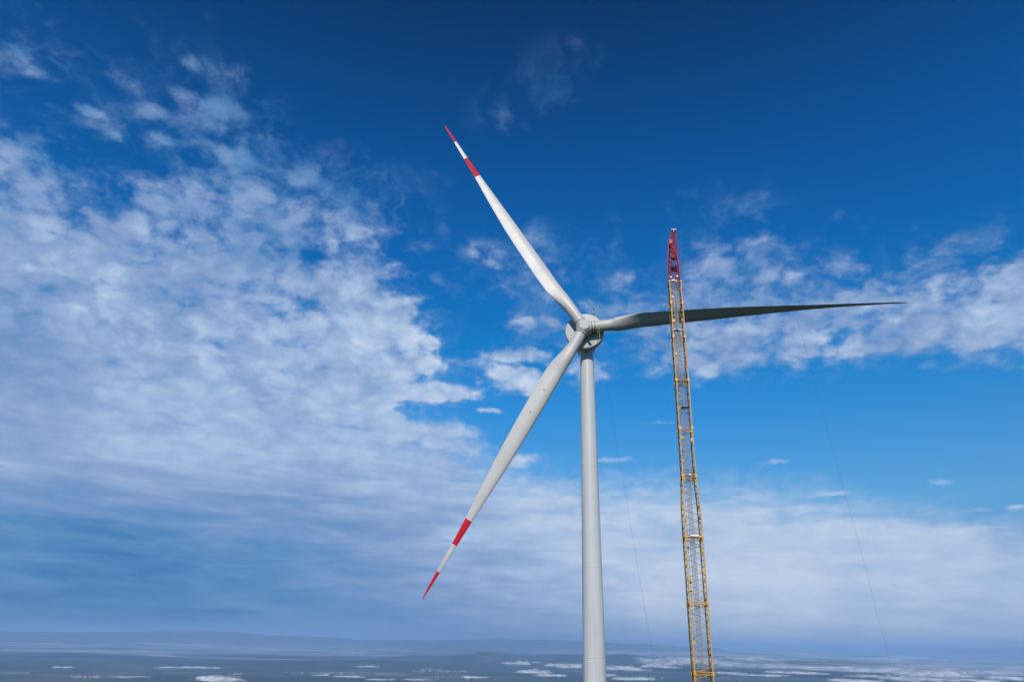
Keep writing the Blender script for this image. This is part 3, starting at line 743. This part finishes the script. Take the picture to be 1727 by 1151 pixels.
# jib on top reaching over the blade
j0 = [HP(1129, 424, -.3), HP(1142.3, 440, -.3), HP(1142, 436, 1.4), HP(1130.5, 424, 1.4)]
JD = HUBP.y-CT.y-1.0
j1 = [HP(1131.6, 390.5, JD-1), HP(1140, 390.5, JD-1), HP(1140, 388.5, JD+.6), HP(1131.8, 388.5, JD+.6)]
mb = MB()
for q in range(4): mb.tube(j0[q], j1[q], .10, n=8)
lattice(mb, j0, j1, 11, .045)
jib = mb.build('jib', paint('faded_red', (.30, .03, .06), .5, .3), crane)
mb = MB(); c = (j1[0]+j1[1]+j1[2]+j1[3])/4; mb.box(c+Vector((0, 0, .05)), EX*.5, EY*.5, (0, 0, .07)); mb.lathe(c-EX*.1-Vector((0, 0, .2)), EX, [(0, .3), (.1, .32), (.2, .3)], 20); mb.build('jib_tip', M['white'], jib)
jt = c
# small side mast with cross bar
mb = MB(); p0, p1 = HP(1148.2, 478, .2), HP(1149.2, 423, .2); mb.tube(p0, p1, .022, n=5); mb.tube(HP(1143.5, 446, .2), HP(1150.5, 445.2, .2), .035, n=6)
mb.tube(HP(1151, 513, .2), HP(1150.5, 445, .2), .015, n=5); mb.tube(HP(1152, 492, .2), HP(1152, 489, .2), .06, n=6); mb.build('side_mast', M['cranered'], head)

# crawler base (below the frame)
mb = MB(); up = Vector((0, 0, 1)); hx = Vector((1, 0, 0)); hy = Vector((0, 1, 0)); fb = Vector((foot.x, foot.y-3, GZ))
for q in (-1, 1):
    mb = MB(); mb.box(fb+hx*q*3.4+up*.9, hx*.6, hy*4.6, up*.55); mb.tube(fb+hx*(q*3.4-.6)+hy*4.6+up*.9, fb+hx*(q*3.4+.6)+hy*4.6+up*.9, .88, n=24); mb.tube(fb+hx*(q*3.4-.6)-hy*4.6+up*.9, fb+hx*(q*3.4+.6)-hy*4.6+up*.9, .88, n=24)
    mb.build('crawler_track', M['darksteel'], crane)
mb = MB(); mb.box(fb+up*1.3, hx*2.8, hy*1.6, up*.5); mb.lathe(fb+up*1.8, up, [(0, 1.6), (.3, 1.6)], 32); mb.box(fb+up*2.8-hy*2, hx*1.6, hy*5.2, up*.68); mb.build('superstructure', M['yellow'], crane)
mb = MB(); mb.box(fb+up*2.9-hy*7.0, hx*2.6, hy*.9, up*1.2); mb.build('counterweight', M['yellow'], crane)
cabm = MB(); cabm.box(fb+up*3.2+hx*2.4+hy*2.2, hx*.75, hy*1.1, up*1.1); cab = cabm.build('cab', M['yellow'], crane)
mb = MB(); mb.box(fb+up*3.4+hx*2.4+hy*3.31, hx*.6, hy*.02, up*.7); mb.build('window', M['glass'], cab)

# hook and slings holding the blade, behind the boom
hookp = at(1139.3, 478, HUBP.y-.6)
hk = thing('crane_hook', 'crane hook block hanging behind the lattice boom above the right blade', 'hook', hookp)
mb = MB(); mb.box(hookp+Vector((0, 0, .45)), (.28, 0, 0), (0, .16, 0), (0, 0, .45)); mb.build('hook_block', M['yellow'], hk)
mb = MB(); pts = [hookp+Vector((.2*math.sin(a)*1., 0, -.22+.2*math.cos(a))) for a in [R(k) for k in range(-20, 250, 20)]]; mb.path(pts, .05); mb.build('hook', M['darksteel'], hk)
mb = MB(); mb.tube(hookp+Vector((-.1, 0, .9)), jt+Vector((-.1, 0, -.3)), .02, n=5); mb.tube(hookp+Vector((.1, 0, .9)), jt+Vector((.1, 0, -.3)), .02, n=5); mb.build('hoist_rope', M['steel'], hk)
def blade_top(px): 
    c = min(c3, key=lambda q: abs(pix(q)[0]-px)); return c
for px, py, side, dr in ((1119.5, 528, 'left', -1), (1161, 525, 'right', 1)):
    c = blade_top(px); q = at(px, py, c.y); cps = [hookp+Vector((0, 0, -.35)), q]
    rope('lifting_sling', [cps[0], cps[0].lerp(cps[1], .5), cps[1]], .045, 'dark lifting sling running down to the blade on the %s side of the crane boom' % side, 'sling', 'slings holding the blade')
# tiny bird high in the sky
bp = ray(963, 205)*210; mb = MB(); s = .34
mb.v += [bp+Vector(v)*s for v in ((-.35, 0, 0), (0, .12, .06), (.45, 0, 0), (0, -.12, -.04), (-.1, 1.15, .35), (.18, 1.1, .3), (-.1, -1.15, .38), (.18, -1.1, .33), (.7, .14, .02), (.7, -.14, .02), (0, .0, .1), (0, 0, -.1))]
mb.f += [(0, 1, 10), (0, 10, 3), (0, 11, 1), (0, 3, 11), (1, 2, 10), (10, 2, 3), (11, 2, 1), (3, 2, 11), (0, 1, 4), (1, 5, 4), (0, 6, 3), (3, 6, 7), (2, 8, 9)]; mb.m += [0]*13
tag(mb.build('bird', M['dark']), 'tiny dark bird flying high in the clear blue above the turbine', 'bird')

# ------------------------------------------------------------------ haze over the whole plain
mhz = bpy.data.materials.new('haze_air'); mhz.use_nodes = True; t = NT(mhz.node_tree)
pv = t.n('ShaderNodeVolumePrincipled'); pv.inputs['Color'].default_value = (.40, .66, 1.0, 1); pv.inputs['Density'].default_value = 3.6e-5; pv.inputs['Anisotropy'].default_value = 0
o_ = t.n('ShaderNodeOutputMaterial'); t.put(o_.inputs['Volume'], pv.outputs[0])
mb = MB(); zt, zb = 680., -760.; mb.box((0, 0, (zt+zb)/2), (140000, 0, 0), (0, 140000, 0), (0, 0, (zt-zb)/2))
struct(mb.build('haze', mhz), 'stuff')
